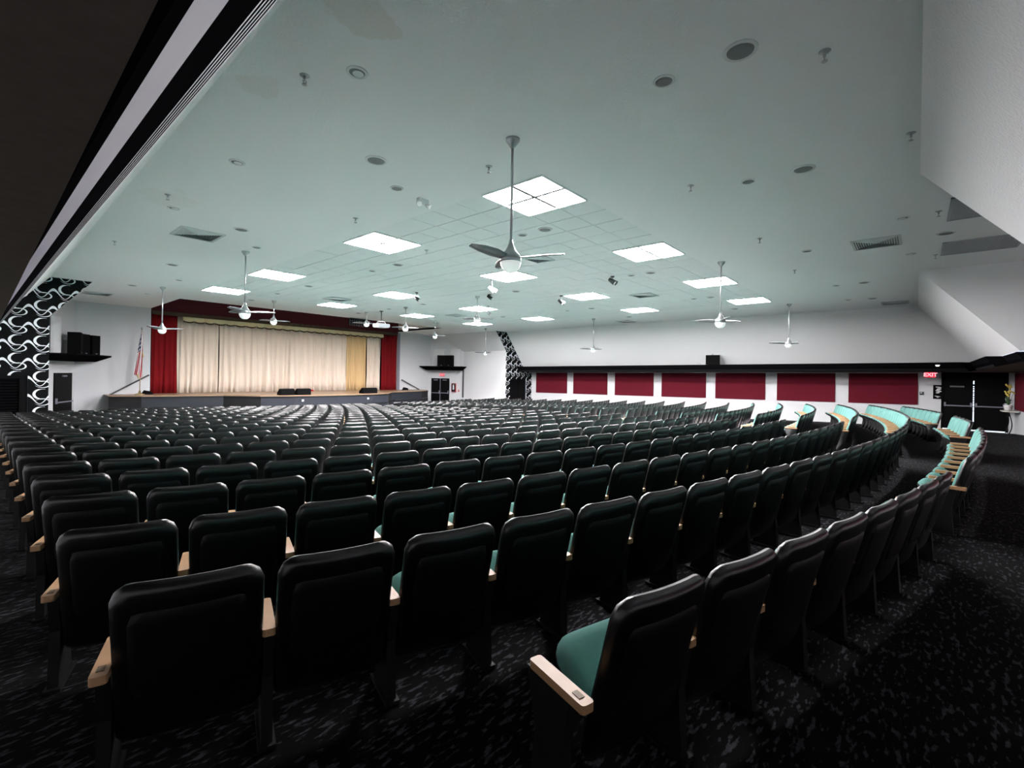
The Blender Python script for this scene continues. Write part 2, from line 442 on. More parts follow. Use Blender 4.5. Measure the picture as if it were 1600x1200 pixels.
# crown ledges, profile given as (distance into hall from the soffit edge, height from eye level)
PROF = [(0.0, .43, 0), (.02, .446, 1), (.095, .556, 0), (.155, .622, 0)]
steps = 5
for k in range(steps):
    px_, ph_ = PROF[-1][0], PROF[-1][1]
    PROF += [(px_ + .0165, ph_ + .0265, 2), (px_ + .0165 + .0035, ph_ + .0265 + .0035, 0)]
PROF += [(PROF[-1][0] + .002, .80, 0)]
def crown(name, path, label, mats=('ledge_black', 'ledge_dark', 'ledge_dark')):
    # path: list of (x, y, nx, ny): nx, ny = horizontal direction into the hall
    m = MB(); n = len(PROF)
    for (x, y, ax, ay) in path:
        for dpt, h, mi in PROF: m.v.append((x + ax * dpt, y + ay * dpt, led(h, y)))
        m.v.append((x - ax * .75, y - ay * .75, led(.80, y))); m.v.append((x - ax * .75, y - ay * .75, led(.52, y)))
    N = n + 2
    for k in range(len(path) - 1):
        for i in range(N):
            j = (i + 1) % N
            m.f.append((k * N + i, k * N + j, (k + 1) * N + j, (k + 1) * N + i)); m.m.append(PROF[i][2] if i < n else 0)
    m.f.append(tuple(range(N))); m.m.append(0); m.f.append(tuple(range((len(path) - 1) * N, len(path) * N))); m.m.append(0)
    return structure(m.obj(name, list(mats)), label)
crown('trim_3', [(25.65, -1.55, -1, 1), (25.65, 21.6, -1, 0)][::-1], 'black stepped ledge along the right wall')
crown('trim_4', [(.172, -1.55, 1, 1), (-.146, 21.6, 1, 0)], 'black stepped ledge with a grey band along the left wall', ('ledge_black', 'ledge_grey', 'ledge_highlight'))
crown('trim_5', [(25.65, -1.8, -1, 1), (19.9, -1.8, 0, 1)], 'black stepped ledge turning along the rear wall')
crown('trim_6', [(19.9, -2.15, 0, 1), (17.3, -2.15, 0, 1)], 'black stepped ledge section set back along the rear wall')
crown('trim_7', [(17.3, -2.75, 0, 1), (8.0, -2.75, 0, 1)], 'black stepped ledge under the rear alcove')

# ------------------------------------------------------------------ red acoustic panels on the right wall
PAN = [(21.15, 18.43), (17.90, 15.27), (14.71, 12.11), (11.59, 9.00), (8.48, 5.98), (5.44, 2.96), (2.44, -0.03)]
names = ['next to the printed wall by the stage', 'second from the printed wall', 'third from the printed wall', 'in the middle of the seven',
         'below the loudspeaker on the ledge, fifth from the stage', 'second from the exit sign', 'nearest the exit sign']
for (a, b_), nm in zip(PAN, names):
    tA, tB = hz(.375 - .0078 * a), hz(.375 - .0078 * b_); bA, bB = hz(-1.0 - .0114 * a), hz(-1.0 - .0114 * b_)
    m = MB(); x0, x1 = XR - .05, XR - .002
    m.add([(x, y, z) for x in (x0, x1) for y, z in ((a, bA), (b_, bB), (b_, tB), (a, tA))],
          [(0, 1, 2, 3), (4, 7, 6, 5), (0, 4, 5, 1), (1, 5, 6, 2), (2, 6, 7, 3), (3, 7, 4, 0)])
    thing(m.obj('acoustic_panel', 'panel_red'), 'dark red fabric wall panel ' + nm, 'wall panel', 'red wall panels')
m = MB(); m.box(24.0, 26.75, YR + .002, YR + .052, hz(-1.02), hz(.40))
thing(m.obj('acoustic_panel', 'panel_red'), 'dark red fabric wall panel behind the flower pot', 'wall panel', 'red wall panels')
for k in range(7):  # unseen panels added to cut light reflected off the rear wall
    m = MB(); m.box(3.2 + k * 2.9, 5.7 + k * 2.9, YR + .002, YR + .052, hz(-1.02), hz(.40))
    thing(m.obj('acoustic_panel', 'panel_red'), 'unseen dark red fabric panel added to darken the rear wall, %s from the left' % ('first', 'second', 'third', 'fourth', 'fifth', 'sixth', 'seventh')[k], 'wall panel', 'red wall panels')

# ------------------------------------------------------------------ rear right double doors with daylight in the gap
d = empty('door_3', (XR, -1.78, hz(-1.98))); structure(d, 'black double exit doors with daylight showing between them')
H3 = 2.38
for s in (-1, 1):
    m = MB(); m.box(.02, .07, .018 if s > 0 else -.94, .94 if s > 0 else -.018, .035, H3); m.obj('door_leaf', 'black_paint', d)
    m = MB(); m.box(-.06, -.03, *(sorted((s * .06, s * .88))), .98, 1.03); m.box(-.07, .02, *(sorted((s * .84, s * .90))), .97, 1.14); m.box(-.07, .02, *(sorted((s * .04, s * .10))), .97, 1.14)
    m.obj('push_bar', 'chrome' if False else 'ledge_grey', d)
m = MB(); m.box(-.02, .1, .94, .99, 0, H3 + .05); m.box(-.02, .1, -.99, -.94, 0, H3 + .05); m.box(-.02, .1, -.94, .94, H3, H3 + .05); m.obj('door_frame', 'black_paint', d)
m = MB(); m.box(-.02, .10, -.025, .025, 2.06, 2.38); m.box(-.02, .10, -.025, .025, .03, .36)
for z, w in ((1.84, .08), (1.76, .035), (1.68, .03), (1.56, .03), (1.50, .025), (1.40, .03), (1.31, .025), (1.22, .03), (1.12, .025), (.98, .02), (.80, .02)): m.box(-.02, .10, -.025, .025, z, z + w)
m.obj('astragal', 'black_paint', d)
m = MB(); m.box(0, .01, .28, .72, 1.78, 1.84); m.obj('door_plate', 'grille', d)
# pavement outside
m = MB(); m.box(XR + .2, XR + 6, -6, 3, hz(-2.03), hz(-2.0)); structure(m.obj('floor_outside', 'marble'), 'pale pavement outside the exit doors')
# floor threshold strip fills the step at the doors
# ------------------------------------------------------------------ chamfered door corners beside the stage
def chamfer(side):
    s = 1 if side == 'right' else -1
    fx = (lambda x: x) if s == 1 else (lambda x: 25.9 - x)
    A = Vector((fx(23.0), YF, 0)); B = Vector((fx(24.2), 25.85, 0))
    t = (B - A).normalized(); n = Vector((t.y, -t.x, 0)) * (1 if s == 1 else -1)    # n points into the hall
    if n.y > 0: n = -n
    L = (B - A).length
    m = MB(); m.quad(A, B, B + Vector((0, 0, CEIL)), A + Vector((0, 0, CEIL)))
    structure(m.obj('wall_corner_' + side, 'wall_grey'), 'grey angled corner wall with black doors %s of the stage' % side)
    return A, t, n, L
def frame_at(A, t, n, u, z, name):           # an Empty whose x runs along the wall and whose -y points into the hall
    o = empty(name); o.matrix_world = Matrix(((t.x, -n.x, 0, A.x + t.x * u), (t.y, -n.y, 0, A.y + t.y * u), (0, 0, 1, z), (0, 0, 0, 1))); return o
def leaf_pair(d, w, hgt, two=True):
    for s in ((-1, 1) if two else (1,)):
        m = MB(); x0, x1 = sorted((s * .012, s * w)); m.box(x0, x1, -.05, -.004, 0, hgt); m.obj('door_leaf', 'black_paint', d)
        m = MB(); x0, x1 = sorted((s * .05, s * (w - .06))); m.box(x0, x1, -.11, -.08, .98, 1.03); m.box(x1 - .05, x1, -.11, -.05, .95, 1.18); m.obj('push_bar', 'ledge_grey', d)
        m = MB(); m.box(s * w * .5 - .16, s * w * .5 + .16, -.1, -.05, hgt - .16, hgt - .1); m.obj('door_closer', 'ledge_grey', d)
    if two:
        m = MB(); m.box(-.02, .02, -.07, -.05, 0, hgt); m.obj('astragal', 'ledge_grey', d)
A, t, n, L = chamfer('right')
d = frame_at(A, t, n, .86, 0, 'door_4'); structure(d, 'black double doors under the exit sign right of the stage'); leaf_pair(d, .74, hz(-.33))
AL, tL, nL, LL = chamfer('left')
m = MB(); q = A + t * (L - .02); m.obox((q.x + n.x * .03, q.y + n.y * .03, hz(-.7)), t * .05, n * .04, (0, 0, 1.05)); structure(m.obj('added_edge_strip', 'spot_dark'), 'dark strip added to darken the edge of the door corner')  # added strip that draws the corner edge dark
d = frame_at(AL, tL, nL, .30, 0, 'door_5'); structure(d, 'black door with a push bar left of the stage'); leaf_pair(d, 1.5, hz(-.22), False)
def corner_shelf(A, t, n, L, lab):
    s = empty('corner_shelf', (0, 0, 0))
    thing(s, lab, 'shelf', 'speaker shelves in the stage corners')
    z0, z1 = hz(.28), hz(.58); a = A + t * (-.35); b_ = A + t * (L + .25)
    m = MB(); o1 = n * .75; o2 = n * 1.2
    lo = [a + t * .35, b_ - t * .35, b_ - t * .35 + o1, a + t * .35 + o1]; hi = [a, b_, b_ + o2, a + o2]
    m.add([(p.x, p.y, z0) for p in lo] + [(p.x, p.y, z1 - .06) for p in hi], [(0, 3, 2, 1), (4, 5, 6, 7), (0, 1, 5, 4), (1, 2, 6, 5), (2, 3, 7, 6), (3, 0, 4, 7)])
    o = m.obj('shelf_body', 'ledge_black', s); fix_normals(o)
    m = MB(); m.add([(p.x, p.y, z) for z in (z1 - .06, z1) for p in hi], [(0, 3, 2, 1), (4, 5, 6, 7), (0, 1, 5, 4), (1, 2, 6, 5), (2, 3, 7, 6), (3, 0, 4, 7)])
    o = m.obj('shelf_top', 'ledge_black', s); fix_normals(o)
    return z1
zS = corner_shelf(A, t, n, L, 'black speaker shelf over the double doors right of the stage')
corner_shelf(AL, tL, nL, LL, 'black speaker shelf over the door left of the stage')
def slab(A, t, n, u, w, hgt, lean, lab):     # white leaning board standing on the shelf
    b_ = A + t * u + n * .12; m = MB()
    ex = t * (w / 2); ez = Vector((0, 0, hgt / 2)) + t * lean
    m.obox(b_ + Vector((0, 0, zS + hgt / 2)) + t * lean, ex, n * .05, ez)
    thing(m.obj('leaning_board', 'wall_white'), lab, 'board', 'pale boards behind the corner speakers')
slab(A, t, n, .55, .85, 1.32, .14, 'pale leaning board left of the right corner speakers')
slab(A, t, n, 2.1, .75, 1.32, 0, 'pale upright board right of the right corner speakers')
slab(AL, tL, nL, 1.95, .6, 1.5, 0, 'pale upright board behind the left corner speakers')
def speaker(A, t, n, u, w, hgt, yaw, lab, depth=.42, off=.5):
    c = A + t * u + n * off
    tt = t * math.cos(yaw) + n * math.sin(yaw); nn = n * math.cos(yaw) - t * math.sin(yaw)
    o = empty('loudspeaker'); o.matrix_world = Matrix(((tt.x, -nn.x, 0, c.x), (tt.y, -nn.y, 0, c.y), (0, 0, 1, zS), (0, 0, 0, 1)))
    m = MB(); m.prism([(-w / 2, -depth / 2), (w / 2, -depth / 2), (w / 2 * .7, depth / 2), (-w / 2 * .7, depth / 2)], 'z', 0, hgt); m.obj('cabinet', 'speaker_black', o)
    m = MB(); m.box(-w / 2 + .02, w / 2 - .02, -depth / 2 - .012, -depth / 2, .03, hgt - .03); m.obj('grille', 'speaker_black', o)
    m = MB(); m.box(-.05, .05, -depth / 2 - .018, -depth / 2 - .012, .05, .08); m.obj('badge', 'ledge_grey', o)
    thing(o, lab, 'loudspeaker', 'loudspeakers on the corner shelves')
speaker(A, t, n, 1.15, .62, .82, -.25, 'left black loudspeaker on the shelf right of the stage')
speaker(A, t, n, 1.82, .62, .82, .2, 'right black loudspeaker on the shelf right of the stage')
speaker(AL, tL, nL, 1.35, .62, .92, .25, 'left black loudspeaker on the shelf left of the stage', off=.5)
speaker(AL, tL, nL, .62, .55, .9, -.15, 'middle black loudspeaker on the shelf left of the stage', off=.42)
speaker(AL, tL, nL, .08, .40, .88, -.4, 'right narrow black loudspeaker on the shelf left of the stage', off=.62)

def exit_sign(mw, w, h, red, letter, lab):
    o = empty('exit_sign'); o.matrix_world = mw; thing(o, lab, 'exit sign', 'exit signs')
    m = MB(); m.box(-w / 2, w / 2, -.04, 0, -h / 2, h / 2); m.obj('housing', 'black_paint', o)
    m = MB(); m.box(-w / 2 + .012, w / 2 - .012, -.046, -.04, -h / 2 + .012, h / 2 - .012); m.obj('face', red, o)
    text_mesh('lettering', 'EXIT', h * .95, letter, o, Matrix.Translation((0, -.05, 0)) @ Matrix.Rotation(math.pi / 2, 4, 'X'))
    return o
p = A + t * 1.0
exit_sign(Matrix(((t.x, -n.x, 0, p.x), (t.y, -n.y, 0, p.y), (0, 0, 1, hz(-.06)), (0, 0, 0, 1))), .42, .26, 'exit_far', 'exit_far_letter', 'red exit sign over the double doors right of the stage')
# facing -X on the right wall: local x -> -Y, local -y -> -X
exit_sign(Matrix(((0, 1, 0, 26.2), (-1, 0, 0, -.42), (0, 0, 1, hz(.30)), (0, 0, 0, 1))), .36, .22, 'exit_red', 'exit_letter', 'glowing red exit sign hanging near the rear doors')
m = MB(); m.box(26.17, 26.24, -.45, -.39, hz(.40), hz(.45)); structure(m.obj('trim_8', 'black_paint'))
# extinguisher cabinet
fr = frame_at(A + n * .01, t, n, 1.98, hz(-1.02), 'extinguisher_cabinet'); thing(fr, 'dark cabinet with a fire extinguisher beside the double doors', 'cabinet')
m = MB(); m.box(-.17, .17, -.12, 0, -.33, .33); m.obj('cabinet_body', 'extinguisher', fr)
m = MB(); m.box(-.15, .15, -.13, -.12, -.30, .30); m.obj('cabinet_glass', 'glass_dark', fr)
m = MB(); m.lathe([(.05, -.2), (.06, -.18), (.06, .08), (.025, .15), (.02, .2)], (0, -.15, .05), 10); m.obj('extinguisher_bottle', 'print_white', fr, smooth=True)
fr = frame_at(A, t, n, 2.35, hz(-1.25), 'alarm_pull'); thing(fr, 'small red alarm pull beside the extinguisher cabinet', 'alarm')
m = MB(); m.box(-.05, .05, -.05, 0, -.07, .07); m.obj('pull_body', 'extinguisher', fr); m = MB(); m.box(-.035, .035, -.06, -.05, -.02, .01); m.obj('pull_handle', 'print_white', fr)

# ------------------------------------------------------------------ stage
poly = [(3.9, 27.05), (4.95, 26.45), (8.0, 25.65), (9.2, 24.25), (10.6, 23.75), (12.85, 23.55), (15.1, 23.75), (16.5, 24.25), (17.7, 25.65), (20.75, 26.45), (21.8, 27.05), (21.8, YF + 2.9), (3.9, YF + 2.9)]
poly[-2] = (RX1 + 1.8, YF); poly[-1] = (3.9, YF)
stage = empty('stage', (12.85, 25.6, 0)); structure(stage, 'raised stage with a dark panelled front and wood floor')
def lp(p): return (p[0] - 12.85, p[1] - 25.6)
m = MB(); k = len(poly)
m.add([(*lp(p), SZ - .05) for p in poly] + [(*lp(p), SZ) for p in poly], [tuple(range(k, 2 * k))] + [(i, (i + 1) % k, k + (i + 1) % k, k + i) for i in range(k)])
m.box(RX0 - 12.85, RX1 - 12.85, YF - 25.6, YF + 3 - 25.6, SZ - .05, SZ); m.obj('stage_floor', 'stage_wood', stage)
for i in range(10):
    a, b_ = Vector((*lp(poly[i]), 0)), Vector((*lp(poly[i + 1]), 0)); tt = (b_ - a).normalized(); nn = Vector((tt.y, -tt.x, 0))
    dark = i in (0, 2, 7, 9)
    m = MB(); c = (a + b_) / 2; hl = (b_ - a) / 2
    m.obox(c + nn * -.02 + Vector((0, 0, .30)), hl, nn * .02, (0, 0, .34)); m.obox(c + nn * -.03 + Vector((0, 0, .95)), hl, nn * .02, (0, 0, .25))
    m.obj('front_panel', 'stage_face_dark' if dark else 'stage_face', stage)
    m = MB(); m.obox(c + nn * .01 + Vector((0, 0, .665)), hl, nn * .025, (0, 0, .022)); m.obox(c + nn * .015 + Vector((0, 0, SZ - .075)), hl, nn * .02, (0, 0, .022)); m.obj('front_rail', 'stage_face_dark', stage)
def outlet(x, y, z, lab):
    o = empty('stage_outlet', (x, y, z)); thing(o, lab, 'outlet', 'white outlets on the stage front')
    m = MB(); m.box(-.05, .05, -.03, 0, -.05, .05); m.obj('plate', 'white_plastic', o); m = MB(); m.box(-.03, .03, -.04, -.03, -.03, .03); m.obj('socket', 'grille', o)
outlet(11.0, 23.68, .98, 'small white outlet box on the stage front, left one'); outlet(14.75, 23.68, .98, 'small white outlet box on the stage front, right one')
def monitor(x, y, rz, w, lab):
    o = empty('stage_monitor', (x, y, SZ), rz); thing(o, lab, 'stage monitor', 'wedge speakers on the stage edge')
    m = MB(); m.prism([(-.2, 0), (.22, 0), (.22, .28), (.08, .33), (-.2, .12)], 'x', -w / 2, w / 2); ob = m.obj('wedge_body', 'speaker_black', o); fix_normals(ob)
    m = MB(); m.box(-w / 2 + .03, w / 2 - .03, .222, .235, .03, .24); m.obj('wedge_back', 'speaker_black', o)
monitor(10.35, 24.15, math.pi, .7, 'left wedge speaker of the pair on the stage edge'); monitor(11.15, 24.05, math.pi, .7, 'right wedge speaker of the pair on the stage edge')
monitor(15.05, 24.15, math.pi, .95, 'lone wedge speaker on the stage edge, right side')
def floor_light(x, y, lab):
    o = empty('floor_light', (x, y, SZ)); thing(o, lab, 'stage light', 'black floor lights at the stage sides')
    m = MB(); m.prism([(-.22, 0), (.22, 0), (.16, .14), (-.1, .2)], 'y', -.1, .1); m.obj('body', 'speaker_black', o); m = MB(); m.box(-.25, .25, -.12, .12, 0, .02); m.obj('base', 'black_metal', o)
floor_light(5.35, 27.5, 'black floor light on the stage beside the flag stand'); floor_light(20.25, 27.7, 'black floor light on the stage right of the red curtain')
def handrail(pts, lab):
    o = empty('handrail', pts[0]); thing(o, lab, 'handrail', 'stage stair rails'); p0 = Vector(pts[0])
    m = MB(); m.tube(Vector(pts[0]) - p0, Vector(pts[1]) - p0, .035, n=8); m.obj('rail', 'spot_dark', o)
    for f in (.04, .96):
        q = Vector(pts[0]).lerp(Vector(pts[1]), f); m = MB(); m.tube(q - p0, (q.x - p0.x, q.y - p0.y + .16, q.z - p0.z - .05), .012, n=6); m.obj('rail_bracket', 'spot_dark', o)
handrail([(5.55, 28.14, hz(-.28)), (4.05, 28.14, hz(-1.25))], 'thin dark stair handrail on the wall left of the stage')
handrail([(20.25, 28.14, hz(-.46)), (21.85, 28.14, hz(-1.2))], 'dark stair handrail on the wall right of the stage')

# curtains
def curtain(name, x0, x1, y, z0, z1, mtl, lab, amp=.07, pitch=.32, seed=1, parent=None):
    rnd = random.Random(seed); m = MB(); nxs = int((x1 - x0) / .035); nz = 6
    ph = []; x = 0.0
    for i in range(nxs + 1):
        ph.append(x); x += 2 * math.pi * .035 / (pitch * (0.75 + .5 * (0.5 + .5 * math.sin(i * .021 + seed) * math.sin(i * .047))))
    for j in range(nz + 1):
        tz = j / nz
        for i in range(nxs + 1):
            a = amp * (1.1 - .45 * tz)
            yy = y + a * math.sin(ph[i]) + .4 * a * math.sin(ph[i] * .37 + seed) + .3 * a * math.sin(ph[i] * 2.3 + 2 * tz)
            xx = x0 + (x1 - x0) * i / nxs + .03 * math.sin(ph[i] * .5 + 3 * (1 - tz))
            m.v.append((xx, yy, z0 + (z1 - z0) * tz))
    for j in range(nz):
        for i in range(nxs):
            a = j * (nxs + 1) + i; m.f.append((a, a + 1, a + nxs + 2, a + nxs + 1)); m.m.append(0)
    o = m.obj(name, mtl, parent, smooth=True)
    md = o.modifiers.new('thick', 'SOLIDIFY'); md.thickness = .012
    if lab: thing(o, lab, 'curtain', 'stage curtains')
    return o
curtain('side_curtain', 5.66, 6.76, 28.42, SZ, VT - .1, 'curtain_red', 'deep red side curtain at the left of the stage', .04, .22, 3)
curtain('side_curtain', 18.70, 19.97, 28.42, SZ, VT - .1, 'curtain_red', 'deep red side curtain at the right of the stage', .04, .22, 4)
curtain('stage_curtain', 6.74, 8.70, 28.66, SZ, VT - .1, 'curtain_cream', 'narrow cream curtain panel beside the left red curtain', .08, .30, 5)
curtain('stage_curtain', 8.70, 12.26, 28.66, SZ, VT - .1, 'curtain_cream', 'wide cream stage curtain left of the middle', .08, .34, 6)
curtain('stage_curtain', 12.26, 16.19, 28.66, SZ, VT - .1, 'curtain_cream', 'wide cream stage curtain right of the middle', .08, .33, 8)
curtain('stage_curtain', 16.19, 17.70, 28.66, SZ, VT - .1, 'curtain_gold_lit', 'stage curtain panel coloured golden as if lit, near the right red curtain', .08, .3, 9)
curtain('stage_curtain', 17.70, 18.80, 28.66, SZ, VT - .1, 'curtain_cream', 'pale curtain edge next to the right red curtain', .08, .28, 10)
v = empty('valance', (12.8, 28.4, VT - .35)); thing(v, 'gold pleated valance with brown fringe across the stage top', 'valance')
k = 0; x = 6.95
while x < 18.4:
    w = .42 + .12 * random.random(); m = MB(); zt, zb = VT - .12 - (VT - .35), VT - .36 - (VT - .35)
    n_ = 8; ys = [(-.06 - .04 * math.sin(math.pi * i / n_)) for i in range(n_ + 1)]
    m.v = [(x - 12.8 + w * i / n_, ys[i] + (.05 if zz == zt else 0), zz + (.05 * math.sin(math.pi * i / n_) * -1 if zz == zb else 0)) for zz in (zb, zt) for i in range(n_ + 1)]
    for i in range(n_): m.f.append((i, i + 1, n_ + 2 + i, n_ + 1 + i)); m.m.append(0)
    sw = m.obj('valance_swag', 'valance', v, smooth=True)
    m = MB(); m.v = [(x - 12.8 + w * i / n_, ys[i] - .01, zz - .05 * math.sin(math.pi * i / n_)) for zz in (zb - .07, zb + .01) for i in range(n_ + 1)]
    for i in range(n_): m.f.append((i, i + 1, n_ + 2 + i, n_ + 1 + i)); m.m.append(0)
    m.obj('fringe', 'valance_trim', sw, smooth=True)
    x += w + .01; k += 1
m = MB(); nn_ = 240
m.v = [(5.66 - 12.8 + 14.3 * i / nn_, -.12 - .03 * abs(math.sin(i * .55)), z) for z in (VT - .17 - (VT - .35), VT + .02 - (VT - .35)) for i in range(nn_ + 1)]
for i in range(nn_): m.f.append((i, i + 1, nn_ + 2 + i, nn_ + 1 + i)); m.m.append(0)
m.obj('top_border', 'valance_trim', v, smooth=True)
for i, px in enumerate((13.0, 13.45, 13.7)):
    m = MB(); m.box(-.1, .1, -.06, .06, 0, .07); m.box(-.06, .06, -.04, .04, .07, .1)
    o = m.obj('floor_marker', 'extinguisher', loc=(px, 28.3, SZ)); thing(o, 'small red block on the stage floor by the curtain, number %s from the left' % ('one', 'two', 'three')[i], 'block', 'red blocks on the stage floor')

# flag on a stand
fl = empty('flag_stand', (5.02, 27.2, SZ)); thing(fl, 'striped flag with a starred blue field on a floor stand', 'flag')
m = MB(); m.lathe([(.2, 0), (.2, .03), (.06, .08), (.03, .2)], n=16); m.obj('stand_base', 'pole_gold', fl, smooth=True)
m = MB(); m.tube((0, 0, .1), (.05, 0, 3.0), .016, n=8); m.obj('pole', 'pole_gold', fl, smooth=True)
m = MB(); m.lathe([(.005, 0), (.04, .05), (.04, .09), (.0, .17)], (.05, 0, 3.0), 10); m.obj('finial', 'chrome', fl, smooth=True)
m = MB(); NU, NV = 40, 24; m.uv = []
for j in range(NV + 1):
    tv = j / NV                                   # 0 bottom .. 1 top
    z = .95 + 1.98 * tv; wdt = .03 + .30 * (1 - tv) ** .8; cx = .05 * tv - .06 * (1 - tv)
    for i in range(NU + 1):
        tu = i / NU; a = tu * math.pi * 5
        m.v.append((cx + wdt * (tu - .55) + .02 * math.sin(a), .05 * math.sin(a * 1.0) * (1.1 - tv) - .03, z - .18 * tu * (1 - tv)))
        m.uv.append((min(1, .05 + .75 * (1 - tv) + .1 * tu), max(0, min(1, .25 + .75 * (1 - tu) * .9 + .1 * (tv - .5)))))
for j in range(NV):
    for i in range(NU):
        a = j * (NU + 1) + i; m.f.append((a, a + 1, a + NU + 2, a + NU + 1)); m.m.append(0)
m.obj('flag', 'flag_cloth', fl, smooth=True)
m = MB(); m.tube((.07, -.08, 2.0), (.10, -.08, 1.75), .012, .03, 8); m.tube((-.1, -.06, .95), (-.06, -.06, .75), .05, .02, 8); m.obj('tassel', 'pole_gold', fl)

# ------------------------------------------------------------------ ceiling light panels
pos_w = [['nearest', 'second', 'third', 'farthest'], ['first', 'second', 'third', 'fourth']]
S2 = TPX * 2
fr_mb = MB(); w_, l_ = TPX * 2, TPY * 2; b_ = .022
fr_mb.box(0, w_, 0, b_, -.03, .04); fr_mb.box(0, w_, l_ - b_, l_, -.03, .04); fr_mb.box(0, b_, b_, l_ - b_, -.03, .04); fr_mb.box(w_ - b_, w_, b_, l_ - b_, -.03, .04)
fr_me = fr_mb.mesh('frame', 'frame_white')
cb = MB(); cb.box(w_ / 2 - .03, w_ / 2 + .03, b_, l_ - b_, -.012, .03); cb.box(b_, w_ - b_, l_ / 2 - .03, l_ / 2 + .03, -.012, .03); cb_me = cb.mesh('cross_bar', 'cross_grey')
df = MB(); df.box(b_, w_ / 2 - .03, b_, l_ / 2 - .03, -.004, .02); df_me = df.mesh('diffuser', 'diffuser')
ordn = ['first', 'second', 'third', 'fourth']
for a, ci in enumerate(fix_cols):
    for c, rj in enumerate(fix_rows):
        x, y = TX0 + ci * TPX, TY0 + rj * TPY
        o = empty('ceiling_light', (x, y, CEIL))
        lab = 'bright square ceiling light, %s row from the rear, %s from the left wall' % (ordn[c], ordn[a])
        thing(o, lab, 'ceiling light', 'square ceiling lights')
        fo = inst('frame', fr_me, o); inst('cross_bar', cb_me, fo)
        for dx in (0, w_ / 2 - b_ + .03):
            for dy in (0, l_ / 2 - b_ + .03): inst('diffuser', df_me, o, (dx, dy, 0))

# ------------------------------------------------------------------ ceiling fans
can = MB(); can.lathe([(.02, -.12), (.035, -.10), (.06, -.065), (.088, -.03), (.092, 0)], n=18)
can_me = can.mesh('canopy', 'chrome', True)
rods = {}
def rod_me(Ld):
    if Ld not in rods:
        q = MB(); q.tube((0, 0, -.1), (0, 0, -Ld + .2), .017, n=10); rods[Ld] = q.mesh('rod', 'chrome', True)
    return rods[Ld]
hub = MB(); hub.lathe([(.132, -.02), (.135, .03), (.12, .07), (.07, .13), (.035, .2), (.022, .26)], n=20); hub_me = hub.mesh('motor_housing', 'chrome', True)
glb = MB(); glb.lathe([(.001, -.155), (.06, -.145), (.105, -.105), (.128, -.05), (.132, -.02)], n=20); glb_me = glb.mesh('globe', 'globe', True)
bl = MB(); pts = [(.11, .05, .0), (.3, .075, .012), (.5, .06, .02), (.68, .025, .02)]
for (r, hw, zz) in pts:
    bl.v += [(r, -hw, zz - hw * .35), (r, hw, zz + hw * .35), (r, hw, zz + hw * .35 + .012), (r, -hw, zz - hw * .35 + .012)]
for k in range(len(pts) - 1):
    for i in range(4):
        j = (i + 1) % 4; bl.f.append((k * 4 + i, k * 4 + j, k * 4 + 4 + j, k * 4 + 4 + i)); bl.m.append(0)
bl.f += [(0, 1, 2, 3), (12, 15, 14, 13)]; bl.m += [0, 0]; bl_me = bl.mesh('blade', 'blade', True)
FANS = [(4.43, 3.90, 1.54, 107, 'large nearest ceiling fan in the middle of the picture'), (4.42, 12.74, 1.54, 30, 'ceiling fan on a long rod before the left of the stage curtain'),
        (4.45, 20.75, 1.54, 28, 'ceiling fan hanging before the left red curtain'), (8.30, 20.66, .87, 50, 'short rod ceiling fan before the left half of the cream curtain'),
        (12.50, 3.82, 1.54, 22, 'ceiling fan on a long rod above the loudspeaker on the ledge'), (12.54, 12.70, .88, 30, 'short rod ceiling fan at the centre of the tile field'),
        (12.67, 20.57, .57, 60, 'small ceiling fan left of the projector'), (12.72, 17.46, .95, 45, 'ceiling fan right of the projector'),
        (17.11, 20.70, .84, 35, 'ceiling fan over the speaker shelf right of the stage'), (20.95, 12.66, 1.6, 40, 'ceiling fan on a long rod before the far right wall'),
        (21.03, 3.84, 1.58, 30, 'ceiling fan nearest the exit sign wall'), (21.54, 21.0, 1.6, 60, 'ceiling fan beside the far printed wall')]
for x, y, Ld, ang, lab in FANS:
    o = empty('ceiling_fan', (x, y, CEIL)); thing(o, lab, 'ceiling fan', 'silver ceiling fans')
    inst('canopy', can_me, o); inst('rod', rod_me(Ld), o); mh = inst('motor_housing', hub_me, o, (0, 0, -Ld)); inst('globe', glb_me, mh)
    for k in range(3): inst('blade', bl_me, o, (0, 0, -Ld + .03), math.radians(ang - 49 + 120 * k))

# ------------------------------------------------------------------ ceiling speakers, downlights, sprinklers, vents
def disc_meshes(dm):
    a = MB(); a.lathe([(dm / 2 * .86, -.004), (dm / 2 * .92, -.016), (dm / 2 * 1.12, -.012), (dm / 2 * 1.14, 0)], n=24)
    g = MB(); g.lathe([(dm / 2 * .88, -.006), (dm / 2 * .86, -.012), (dm / 4, -.016)], n=24)
    return a.mesh('rim', 'white_plastic', True), g.mesh('grille', 'grille', True)
SPK = disc_meshes(.26); DWN = disc_meshes(.185)
rim = MB(); rim.lathe([(.072, .002), (.078, -.012), (.1, -.012), (.105, 0)], n=24); rim_me = rim.mesh('rim', 'white_plastic', True)
lens = MB(); lens.lathe([(.074, 0), (.05, -.006), (.02, -.008)], (.018, .012, 0), 20); lens_me = lens.mesh('lens', 'white_plastic', True)
cup = MB(); cup.lathe([(.088, -.002), (.084, -.005)], n=24); cup_me = cup.mesh('cup', 'grille', True)
